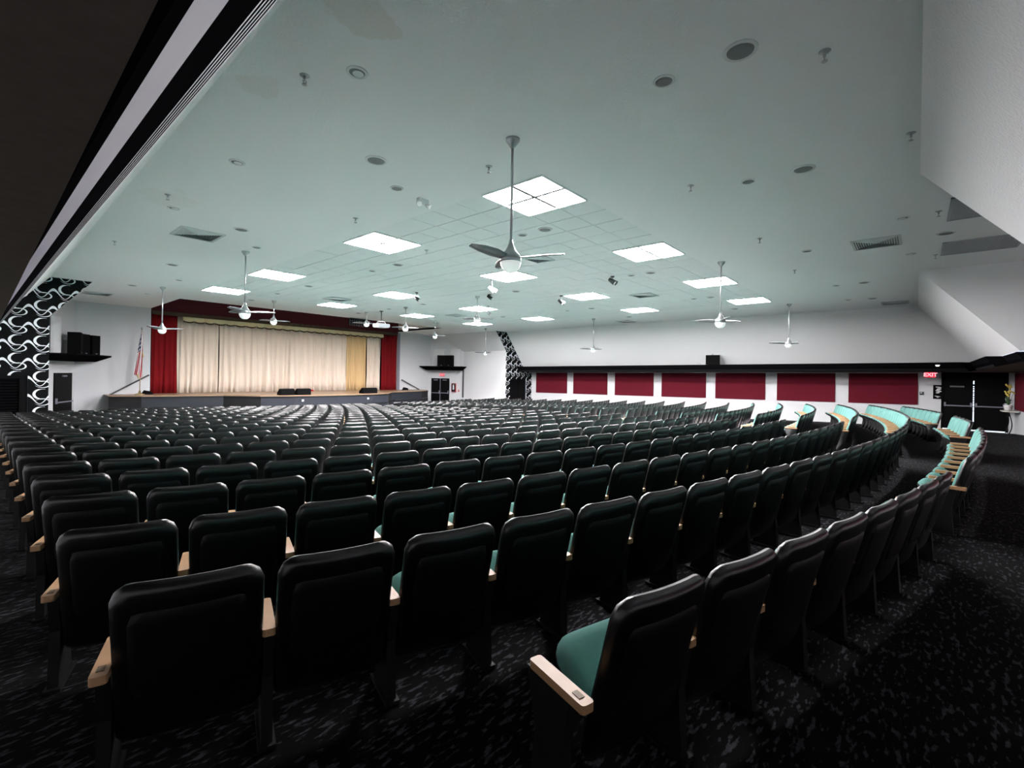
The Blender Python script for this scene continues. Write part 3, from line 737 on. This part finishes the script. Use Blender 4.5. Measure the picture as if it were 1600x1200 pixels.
def where(x, y):
    r = 'over the rear seats' if y < 3.2 else 'past the rear seats' if y < 8.5 else 'over mid hall' if y < 14.5 else 'before the stage' if y < 19.5 else 'close to the stage'
    c = 'by the left ledge' if x < 3.2 else 'left of the tile field' if x < 5.4 else 'in the left tiles' if x < 9 else 'in the middle tiles' if x < 15 else 'in the right tiles' if x < 19.8 else 'near the right wall'
    if y < TY0 or y > TY1: c = c.replace('in the left tiles', 'left of the middle').replace('in the middle tiles', 'on the middle line').replace('in the right tiles', 'right of the middle')
    if y < 0: r = 'in the rear alcove'
    return '%s, %s' % (c, r)
SP = [(x, y) for x in (3.66, 7.6, 12.6, 17.7) for y in (5.77, 10.82, 16.05, 21.2)] + [(x, 1.25) for x in (4.53, 7.65, 17.65, 21.2)] + [(12.7, -.4), (21.2, 5.9), (21.2, 10.8)]
DN = [(x, y) for x in (4.43, 7.6, 12.6, 17.7) for y in (6.37, 12.08, 18.6)] + [(x, 1.96) for x in (4.51, 7.62, 12.59, 17.7, 21.1)]
CN = [(2.46, 4.24), (2.43, 7.39), (2.38, 10.41), (4.46, 23.05), (11.05, .23), (14.33, .14)]
for x, y in SP:
    o = empty('ceiling_speaker', (x, y, CEIL)); thing(o, 'round grey ceiling speaker ' + where(x, y), 'ceiling speaker', 'round ceiling speakers')
    inst('rim', SPK[0], o); inst('grille', SPK[1], o)
for x, y in DN:
    o = empty('ceiling_downlight', (x, y, CEIL)); thing(o, 'small dark round downlight ' + where(x, y), 'downlight', 'round downlights')
    inst('rim', DWN[0], o); inst('grille', DWN[1], o)
CNL = ['by the left ledge, nearest the camera', 'by the left ledge, second nearest', 'by the left ledge, left of the louvred vent', 'in the far left before the stage', 'at the right beside the louvred vent', 'at the right before the farther grey grille']
for (x, y), w_l in zip(CN, CNL):
    o = empty('recessed_lamp', (x, y, CEIL)); thing(o, 'pale recessed ceiling lamp ' + w_l, 'downlight', 'recessed lamps')
    inst('rim', rim_me, o); inst('cup', cup_me, o); inst('lens', lens_me, o)
esc = MB(); esc.lathe([(.04, -.008), (.05, 0)], n=14); esc_me = esc.mesh('escutcheon', 'chrome', True)
spr = MB(); spr.lathe([(.012, -.05), (.014, -.008)], n=10); spr.tube((-.02, 0, -.05), (-.006, 0, -.085), .004, n=6); spr.tube((.02, 0, -.05), (.006, 0, -.085), .004, n=6); spr.lathe([(.026, -.092), (.026, -.086)], n=14); spr_me = spr.mesh('sprinkler_head', 'chrome', True)
SPL = ['near the left ledge, nearest', 'at the top right', 'at the right upper wall edge', 'left of the nearest fan rod', 'right of the nearest light', 'near the left ledge, second', 'right over the rear seats', 'by the nearer grey grille', 'far right over the rear seats', 'near the left ledge, third', 'behind the second light', 'in the tiles by the second light', 'by the farther grey grille']
for (x, y), w_l in zip([(2.15, 4.7), (5.03, .67), (7.34, .09), (4.8, 4.67), (7.25, 2.69), (2.13, 9.7), (10.9, 2.56), (11.01, -.25), (14.6, 2.55), (2.12, 14.25), (4.8, 8.24), (7.13, 8.99), (14.73, -.29)], SPL):
    o = empty('sprinkler', (x, y, CEIL)); thing(o, 'small chrome fire sprinkler ' + w_l, 'sprinkler', 'ceiling sprinklers'); inst('escutcheon', esc_me, o); inst('sprinkler_head', spr_me, o)
def vent(x0, x1, y0, y1, lab, z=0):
    w, l = x1 - x0, y1 - y0; o = empty('air_vent', (x0, y0, CEIL + z)); thing(o, lab, 'air vent', 'square ceiling air vents')
    m = MB(); f = .05
    m.box(0, w, 0, f, -.02, .0); m.box(0, w, l - f, l, -.02, 0); m.box(0, f, f, l - f, -.02, 0); m.box(w - f, w, f, l - f, -.02, 0); m.obj('frame', 'vent_white', o)
    m = MB(); m.box(f, w - f, f, l - f, -.004, -.001); m.obj('backing', 'spot_dark', o)
    n_ = 9                                     # four-way louvres: slats parallel to each side, mitred along the diagonals
    for k in range(n_):
        a = f + (w / 2 - f) * (k + .3) / n_; c = f + (l / 2 - f) * (k + .3) / n_; s = .026
        for q in (((a, c), (w - a, c), (0, 1)), ((w - a, c), (w - a, l - c), (-1, 0)), ((w - a, l - c), (a, l - c), (0, -1)), ((a, l - c), (a, c), (1, 0))):
            (ax, ay), (bx, by), (dx, dy) = q; m = MB(); tx, ty = -abs(dy) * s * (1 if bx > ax else -1), -abs(dx) * s * (1 if by > ay else -1)
            m.quad((ax, ay, -.006), (bx, by, -.006), (bx + dx * s + tx, by + dy * s + ty, -.024), (ax + dx * s - tx, ay + dy * s - ty, -.024)); m.obj('slat', 'vent_white', o)
vent(2.77, 3.60, 11.53, 12.43, 'square louvred air vent in the plaster left of the tiles')
vent(12.27, 13.16, .28, 1.12, 'square louvred air vent at the right over the rear seats')
vent(9.08, 9.72, 7.04, 7.62, 'square air vent behind the nearest fan', -.01)
vent(15.5, 16.3, 7.12, 7.9, 'square air vent between the right hand ceiling lights', -.01)
vent(9.2, 10.05, 17.5, 18.25, 'square air vent in the tiles before the stage, left', -.01)
vent(15.55, 16.3, 17.32, 18.04, 'square air vent in the tiles before the stage, right', -.01)
vent(22.45, 23.35, 11.45, 12.2, 'square air vent in the plaster near the far right wall')
vent(2.75, 3.6, 24.3, 25.2, 'square air vent in the far left corner by the printed wall')
vent(22.4, 23.3, .25, 1.07, 'square air vent in the rear right corner')
def grille(x0, x1, lab):
    y0, y1 = -1.62, -.38; o = empty('return_grille', (x0, y0, CEIL)); thing(o, lab, 'air grille', 'grey return grilles in the alcove'); w, l = x1 - x0, y1 - y0
    m = MB(); m.box(0, w, 0, .04, -.015, 0); m.box(0, w, l - .04, l, -.015, 0); m.box(0, .04, 0, l, -.015, 0); m.box(w - .04, w, 0, l, -.015, 0); m.obj('frame', 'vent_grey', o)
    m = MB(); m.box(.03, w - .03, .03, l - .03, -.004, -.001); m.obj('backing', 'vent_grey', o)
    q = MB(); q.box(.04, w - .04, -.004, .004, -.014, -.004); me = q.mesh('slat', 'vent_grey')
    for k in range(28): inst('slat', me, o, (0, .06 + k * (l - .12) / 27, 0))
grille(10.32, 11.76, 'grey return air grille in the alcove ceiling, nearer one'); grille(13.54, 14.88, 'grey return air grille in the alcove ceiling, farther one')
# spot heads
def spot(x, y, drop, lab, mt, two=False):
    o = empty('spotlight', (x, y, CEIL)); thing(o, lab, 'spotlight', 'ceiling spot heads')
    m = MB(); m.lathe([(.05, -.03), (.06, 0)], n=12); m.obj('mount', mt, o, True)
    m = MB(); m.tube((0, 0, -.02), (0, 0, -drop), .012, n=8); m.obj('stem', mt, o)
    for s in ((-1, 1) if two else (0,)):
        m = MB(); c = Vector((.05 * s, 0, -drop)); dv = Vector((.35 + .2 * s, -.6, -.5)).normalized(); m.tube(c - dv * .09, c + dv * .12, .055, .07, 12); m.obj('lamp_head', mt, o, True)
        m = MB(); m.tube(c + dv * .118, c + dv * .124, .06, .06, 12); m.obj('lens', 'white_plastic', o)
spot(10.64, 13.95, .22, 'dark spot head beside a ceiling light, left of centre', 'spot_dark'); spot(10.62, 10.11, .3, 'grey double spot head under the second light row', 'vent_grey', True)
spot(12.51, 12.03, .1, 'small dark spot head at the centre of the ceiling', 'spot_dark'); spot(14.27, 10.03, .22, 'dark double spot head right of centre', 'spot_dark', True)
spot(12.41, 6.88, .14, 'black double spot head in the tiles on the right', 'spot_dark', True); spot(14.58, 14.08, .3, 'pale spot head before a far ceiling light', 'vent_grey')
o = empty('emergency_light', (4.99, 6.42, CEIL)); thing(o, 'white twin head emergency light beside the tile field', 'emergency light')
m = MB(); m.box(-.1, .1, -.04, .04, -.07, 0); m.obj('housing', 'white_plastic', o)
for s in (-1, 1):
    m = MB(); dv = Vector((.5 * s + .3, -.5, -.35)).normalized(); c = Vector((.09 * s, 0, -.09)); m.tube(c - dv * .03, c + dv * .06, .03, .045, 12); m.obj('lamp_head', 'white_plastic', o, True)
    m = MB(); m.tube(c + dv * .06, c + dv * .064, .04, .04, 12); m.obj('lens', 'lamp_white' if s > 0 else 'white_plastic', o)
# projector and equipment cage
o = empty('projector', (12.82, 19.53, CEIL)); thing(o, 'ceiling projector hanging on a short pole before the stage', 'projector')
m = MB(); m.lathe([(.08, -.03), (.09, 0)], n=14); m.obj('ceiling_plate', 'spot_dark', o); m = MB(); m.tube((0, 0, 0), (0, 0, -.5), .03, n=10); m.obj('pole', 'spot_dark', o, True)
m = MB(); m.prism([(-.30, -.62), (.30, -.62), (.32, -.74), (.26, -.8), (-.26, -.8), (-.32, -.74)], 'y', -.26, .24); m.obj('projector_body', 'vent_grey', o)
m = MB(); m.tube((.12, .24, -.71), (.12, .33, -.71), .07, .08, 14); m.obj('lens', 'glass_dark', o, True)
m = MB(); m.box(-.2, .2, -.03, .03, -.52, -.49)
for sx_ in (-1, 1): m.tube((sx_ * .18, 0, -.5), (sx_ * .26, 0, -.63), .014, n=6)
m.obj('bracket', 'chrome', o)
o = empty('equipment_cage', (13.85, 23.3, CEIL)); thing(o, 'black wire cage hanging in front of the burgundy header', 'cage')
m = MB(); m.box(-.5, .5, -.02, .16, -.36, -.04); m.obj('cage_box', 'speaker_black', o)
for k in range(9):
    m = MB(); m.box(-.55 + k * .1375 - .008, -.55 + k * .1375 + .008, -.06, -.044, -.44, -.0); m.obj('cage_bar', 'spot_dark', o)
for k in range(4):
    m = MB(); m.box(-.56, .56, -.06, -.044, -.44 + k * .14, -.425 + k * .14); m.obj('cage_bar', 'spot_dark', o)

# ------------------------------------------------------------------ ledge and wall objects on the right
o = empty('loudspeaker', (25.53, 8.12, led(.80, 8.1))); thing(o, 'black loudspeaker standing on the right wall ledge', 'loudspeaker')
m = MB(); m.prism([(-.1, -.36), (-.1, .36), (.12, .28), (.12, -.28)], 'z', 0, .50); m.obj('cabinet', 'speaker_black', o)
m = MB(); m.box(-.112, -.1, -.33, .33, .03, .47); m.obj('grille', 'speaker_black', o); m = MB(); m.tube((0, .05, .50), (0, .05, .57), .03, n=8); m.obj('eyebolt', 'chrome', o)
o = empty('cable_loop', (25.5, 8.85, led(.80, 8.8))); thing(o, 'short pale cable end on the ledge beside the loudspeaker', 'cable'); m = MB()
for k in range(6): m.tube((0, .09 * math.cos(k * .52), .09 * math.sin(k * .52)), (0, .09 * math.cos(k * .52 + .52), .09 * math.sin(k * .52 + .52)), .012, n=6)
m.obj('cable', 'white_plastic', o)
o = empty('dome_lamp', (25.50, -.62, hz(.69))); thing(o, 'small lit dome lamp on the black ledge over the exit sign', 'lamp')
m = MB(); m.lathe([(.10, 0), (.10, .02)], n=16); m.obj('lamp_base', 'grille', o); m = MB(); m.lathe([(.01, -.06), (.06, -.045), (.09, 0)], n=16); m.obj('lamp_dome', 'lamp_white', o, True)
# poster
o = empty('poster_frame', (XR - .001, -.70, hz(-.42))); thing(o, 'black framed notice with white print beside the rear doors', 'poster')
m = MB(); m.box(-.03, 0, -.17, .17, -.30, .30); m.obj('frame', 'black_paint', o)
m = MB(); m.box(-.034, -.03, -.15, .15, -.28, .28); m.obj('print_sheet', 'speaker_black', o)
for k, (yy, zz, w, h) in enumerate(((0, .20, .20, .045), (-.01, .12, .16, .08), (.0, .04, .2, .07), (.02, -.03, .13, .06), (.03, -.19, .2, .035), (.02, -.22, .08, .05))):
    m = MB(); nn_ = 10; m.add([(-.037, yy + w / 2 * math.cos(2 * math.pi * i / nn_), zz + h / 2 * math.sin(2 * math.pi * i / nn_) + .15 * (w / 2) * math.cos(2 * math.pi * i / nn_) * (-1) ** k) for i in range(nn_)], [tuple(range(nn_))]); m.obj('print_mark', 'print_white', o)
o = empty('wall_switch', (XR - .001, -.16, hz(-.50))); thing(o, 'small grey wall box left of the framed notice', 'wall switch'); m = MB(); m.box(-.04, 0, -.07, .07, -.07, .07); m.obj('box', 'spot_dark', o); m = MB(); m.box(-.05, -.04, -.02, .05, .0, .05); m.obj('button', 'vent_grey', o)
# flower table
tz = hz(-1.90)
tb = empty('console_table', (26.35, -2.72, floor_z(26.35, -2.72))); thing(tb, 'small stone topped wall table with scrolled iron legs', 'table')
th = hz(-1.06) - floor_z(26.35, -2.72)
m = MB(); m.prism([(-.62, -.2), (.62, -.2), (.58, .1), (.35, .22), (-.35, .22), (-.58, .1)], 'z', th - .04, th); m.obj('table_top', 'marble', tb)
for s in (-1, 1):
    m = MB(); pts = []
    for k in range(15):
        a = k / 14; pts.append((s * (.42 - .12 * math.sin(a * math.pi * 2)), .05 - .08 * math.sin(a * math.pi), (th - .04) * (1 - a)))
    for k in range(14): m.tube(pts[k], pts[k + 1], .018, n=6)
    for k in range(12):
        a0, a1 = k * .55, (k + 1) * .55; r0, r1 = .13 - .008 * k, .13 - .008 * (k + 1)
        m.tube((s * (.25 + r0 * math.cos(a0)), .04, th - .2 + r0 * math.sin(a0)), (s * (.25 + r1 * math.cos(a1)), .04, th - .2 + r1 * math.sin(a1)), .013, n=6)
    m.obj('leg', 'black_metal', tb)
pot = empty('flower_pot', (26.45, -2.70, floor_z(26.35, -2.72) + th)); thing(pot, 'white pot of yellow flowers on the wall table', 'potted flowers')
m = MB(); m.lathe([(.09, 0), (.11, .05), (.13, .2), (.12, .21)], n=16); m.obj('pot', 'pot', pot, True)
for k in range(11):
    a = random.random() * 6.28; rr = .08 + .22 * random.random(); hh = .38 + .4 * random.random()
    tip = Vector((rr * math.cos(a), rr * .5 * math.sin(a), .2 + hh))
    m = MB(); m.tube((0, 0, .18), tip, .007, .005, 5); st = m.obj('stem', 'leaf', pot)
    m = MB()
    for q in range(5):
        b0 = q * 1.256; c = tip + Vector((.035 * math.cos(b0), .02 * math.sin(b0), .035 * math.sin(b0)))
        m.lathe([(.005, -.03), (.035, 0), (.005, .03)], c, 7)
    m.obj('flower', 'petal', st, True)
for k in range(10):
    a = k * .63; m = MB(); rr = .18 + .1 * random.random(); zt_ = .28 + .25 * random.random()
    d1 = Vector((math.cos(a), math.sin(a) * .6, 0)); w = Vector((-math.sin(a), math.cos(a), 0)) * .03
    m.add([Vector((0, 0, .18)), d1 * rr * .5 + w + Vector((0, 0, zt_)), d1 * rr + Vector((0, 0, zt_ + .04)), d1 * rr * .5 - w + Vector((0, 0, zt_ + .01))], [(0, 1, 2, 3)]); m.obj('leaf', 'leaf', pot)
pot2 = empty('vase', (26.78, -2.70, floor_z(26.35, -2.72) + th)); thing(pot2, 'small clear vase beside the white flower pot', 'vase')
m = MB(); m.lathe([(.06, 0), (.09, .08), (.06, .18), (.08, .26)], n=14); m.obj('vase_body', 'vent_grey', pot2, True)
for k in range(4):
    m = MB(); m.tube((0, 0, .2), (.1 * math.cos(k * 1.6 + .5), .03 * math.sin(k * 1.6), .42 + .05 * k), .008, .03, 6); m.obj('sprig', 'vent_white', pot2)

# ------------------------------------------------------------------ theatre seats
def pillow(W, Ht, R, T, nx_, nz_, ex, sign, z0=0.0, wrap=0.0, rb=None):
    """one bulged face of a cushion; x across, z up, bulging along sign*y"""
    m = MB(); rb = R if rb is None else rb
    for j in range(nz_ + 1):
        tz = .5 - .5 * math.cos(math.pi * j / nz_); z = Ht * tz
        if z > Ht - R: hw = W / 2 - R + math.sqrt(max(0, R * R - (z - (Ht - R)) ** 2))
        elif z < rb: hw = W / 2 - rb + math.sqrt(max(0, rb * rb - (rb - z) ** 2))
        else: hw = W / 2
        for i in range(nx_ + 1):
            tx = -math.cos(math.pi * i / nx_); x = hw * tx
            s = 1 - (1 - min(1, abs(tx)) ** ex) * (1 - abs(2 * tz - 1) ** ex)
            y = sign * T * math.sqrt(max(0, 1 - s * s)) + wrap * (x / (W / 2)) ** 2
            m.v.append((x, y, z0 + z))
    for j in range(nz_):
        for i in range(nx_):
            a = j * (nx_ + 1) + i; q = (a, a + 1, a + nx_ + 2, a + nx_ + 1)
            m.f.append(q if sign < 0 else q[::-1]); m.m.append(0)
    return m
REC = math.radians(15)
TOPZ = .855
def tilt(m, ang, oy, oz):
    c, s = math.cos(ang), math.sin(ang)
    m.v = [(x, oy + y * c - z * s, oz + y * s + z * c) for x, y, z in m.v]; return m
BH = .70
def back_place(m): return tilt(m, REC, math.sin(REC) * BH, TOPZ - math.cos(REC) * BH)
def make_seat_meshes(hi=True):
    a, b_ = (14, 12) if hi else (6, 6)
    shell = pillow(.505, BH, .085, .034, a, b_ + 2, 16, -1, wrap=.022, rb=.03); fr_ = pillow(.505, BH, .085, .022, a, b_ + 2, 16, 1, wrap=.022, rb=.03); shell.add(fr_.v, fr_.f); back_place(shell)
    pan = back_place(pillow(.40, .40, .05, .012, a - 4, b_ - 4, 20, -1, z0=.20, wrap=.014)); pan.v = [(x, y - .028, z - .008) for x, y, z in pan.v]
    cush = pillow(.46, .50, .07, .04, a, b_, 6, 1, wrap=.018); cush.v = [(x, y + .012, z + BH - .535) for x, y, z in cush.v]; back_place(cush)
    S = math.radians(-57)                     # folded-up seat leaning forward
    sq = tilt(pillow(.475, .37, .12, .05, a, b_, 5, -1, rb=.05), S, .13, .30)
    sp = tilt(pillow(.475, .37, .12, .035, a, b_, 8, 1, rb=.05), S, .13, .30)
    arm = MB(); arm.v = []
    n_ = 6; y0, y1, hw = .085, .40, .027
    ol = []
    for (cx, cy, a0) in ((hw - .012, y1 - .012, 0), (-hw + .012, y1 - .012, 90), (-hw + .012, y0 + .012, 180), (hw - .012, y0 + .012, 270)):
        for q in (0, 45, 90): ol.append((cx + .012 * math.cos(math.radians(a0 + q)), cy + .012 * math.sin(math.radians(a0 + q))))
    arm.prism(ol, 'z', .503, .535)
    leg = MB(); leg.prism([(.12, .0), (.36, .0), (.33, .08), (.30, .30), (.36, .503), (.10, .503), (.14, .30)], 'x', -.022, .022)
    leg.box(-.035, .035, .10, .38, 0, .018)
    pl = MB(); pl.box(-.012, .012, .06, .10, .535, .5375)
    return dict(shell=shell, pan=pan, cush=cush, seat=sq, under=sp, arm=arm, leg=leg, plate=pl)
SM = make_seat_meshes(True); SL = make_seat_meshes(False)
ME = {'back_shell': SM['shell'].mesh('back_shell', 'vinyl', True), 'back_panel': SM['pan'].mesh('back_panel', 'vinyl_panel', True), 'back_cushion': SM['cush'].mesh('back_cushion', 'teal', True),
      'seat_cushion': SM['seat'].mesh('seat_cushion', 'teal', True), 'seat_pan': SM['under'].mesh('seat_pan', 'seat_pan', True), 'armrest': SM['arm'].mesh('armrest', 'maple'), 'leg': SM['leg'].mesh('leg', 'black_metal'), 'number_plate': SM['plate'].mesh('number_plate', 'brass')}
LOW = [('shell', 0), ('cush', 1), ('seat', 1), ('under', 2), ('arm', 3), ('leg', 2)]
LOWM = ['vinyl', 'teal', 'seat_pan', 'maple']
def add_low(dst, M=None):
    for k, mi in LOW:
        s = SL[k]; dx = -.2765 if k in ('arm', 'leg') else 0
        vs_ = [((x + dx), y, z) for x, y, z in s.v]
        if M is not None: vs_ = [M @ Vector(p) for p in vs_]
        dst.add(vs_, s.f, mi)
low = MB(); add_low(low); low_me = low.mesh('theatre_seat', LOWM, True)

PITCH = .553; NROW = 22
ROWS = {0: (39.634, -.278), 1: (38.647, -.317), 2: (37.667, -.327), 3: (36.635, -.336)}
seats = []
def ordinal(n):
    return '%d%s' % (n, 'th' if 10 <= n % 100 <= 20 else {1: 'st', 2: 'nd', 3: 'rd'}.get(n % 10, 'th'))
for i in range(NROW):
    if i in ROWS:
        r, a0 = ROWS[i]; ac = a0 - .21 / r
    else:
        r = 36.635 - .968 * (i - 3); ac = -math.asin((CX - .53) / r)
    j = 0; left_n = 0; right_n = 0
    while True:
        a = ac + j * PITCH / r; x, y = CX + r * math.sin(a), CY - r * math.cos(a)
        if x > 22.75: break
        grp = None
        if i == 0:
            if x < 5.75: grp = 'A'
            elif 6.9 < x < 11.7: grp = 'B'
            elif 13.2 < x < 16.0: grp = 'C'
            elif x > 17.9: grp = 'D'
        else:
            grp = 'L' if x < 11.78 else ('R' if x > 13.5 else None)
        if grp and y < 21.2: seats.append([i, grp, x, y, a, r])
        j += 1
# count within groups, mark the ends
cnt = {}
for s in seats:
    k = (s[0], s[1]); cnt[k] = cnt.get(k, 0) + 1; s.append(cnt[k])
for s in seats:
    x, y, a = s[2], s[3], s[4]; p = to_px(x, y, floor_z(x, y) + .8)
    vis = p is not None and -60 < p[0] < 1660 and p[1] < 1260
    s.append((p[2] if vis else 999)); s.append(cnt[(s[0], s[1])])
order = sorted(range(len(seats)), key=lambda k: seats[k][7])
near = set(order[:300]); full = set(order[:190])
rowname = lambda i: 'rearmost row' if i == 0 else '%s row from the back' % ordinal(i + 1)
GN = {'L': 'from the left wall aisle', 'R': 'right of the centre aisle', 'A': 'in the nearest block', 'B': 'in the second block', 'C': 'in the third block', 'D': 'in the farthest block'}
stuff = MB()
for k, (i, g, x, y, a, r, nth, dist, tot) in enumerate(seats):
    z = floor_z(x, y)
    M = Matrix.Translation((x, y, z)) @ Matrix.Rotation(a, 4, 'Z')
    if k not in near:
        add_low(stuff, M); continue
    look = 'teal fronted theatre seat' if (math.sin(a) * x - math.cos(a) * y) > 0.4 else 'black backed theatre seat'
    if g == 'L': lab = '%s, %s from the left wall aisle, %s' % (look, ordinal(nth), rowname(i))
    elif g == 'R': lab = '%s, %s right of the centre aisle, %s' % (look, ordinal(nth), rowname(i))
    else: lab = '%s, %s from the left %s, rearmost row' % (look, ordinal(nth), GN[g])
    if k in full:
        o = empty('theatre_seat', (x, y, z), a); thing(o, lab, 'theatre seat', 'theatre seats')
        sh = inst('back_shell', ME['back_shell'], o); inst('back_panel', ME['back_panel'], sh); inst('back_cushion', ME['back_cushion'], o)
        sc = inst('seat_cushion', ME['seat_cushion'], o); inst('seat_pan', ME['seat_pan'], sc)
        ends = [-.2765 if not (i == 0 and nth == 1 and g == 'A') else -.37] + ([.2765] if nth == tot else [])
        for dx in ends:
            ar = inst('armrest', ME['armrest'], o, (dx, -.06 if (dx < 0 and nth == 1) else 0, 0)); inst('leg', ME['leg'], o, (dx, 0, 0))
            if dx < 0 and nth == 1: inst('number_plate', ME['number_plate'], ar, (0, .06, 0))
    else:
        o = inst('theatre_seat', low_me, None, (x, y, z), a); thing(o, lab, 'theatre seat', 'theatre seats')
o = stuff.obj('far_theatre_seats', LOWM, smooth=True); o['kind'] = 'stuff'; o['label'] = 'distant rows of theatre seats below the stage'; o['category'] = 'theatre seats'
print('SEATS', len(seats), 'near', len(near))
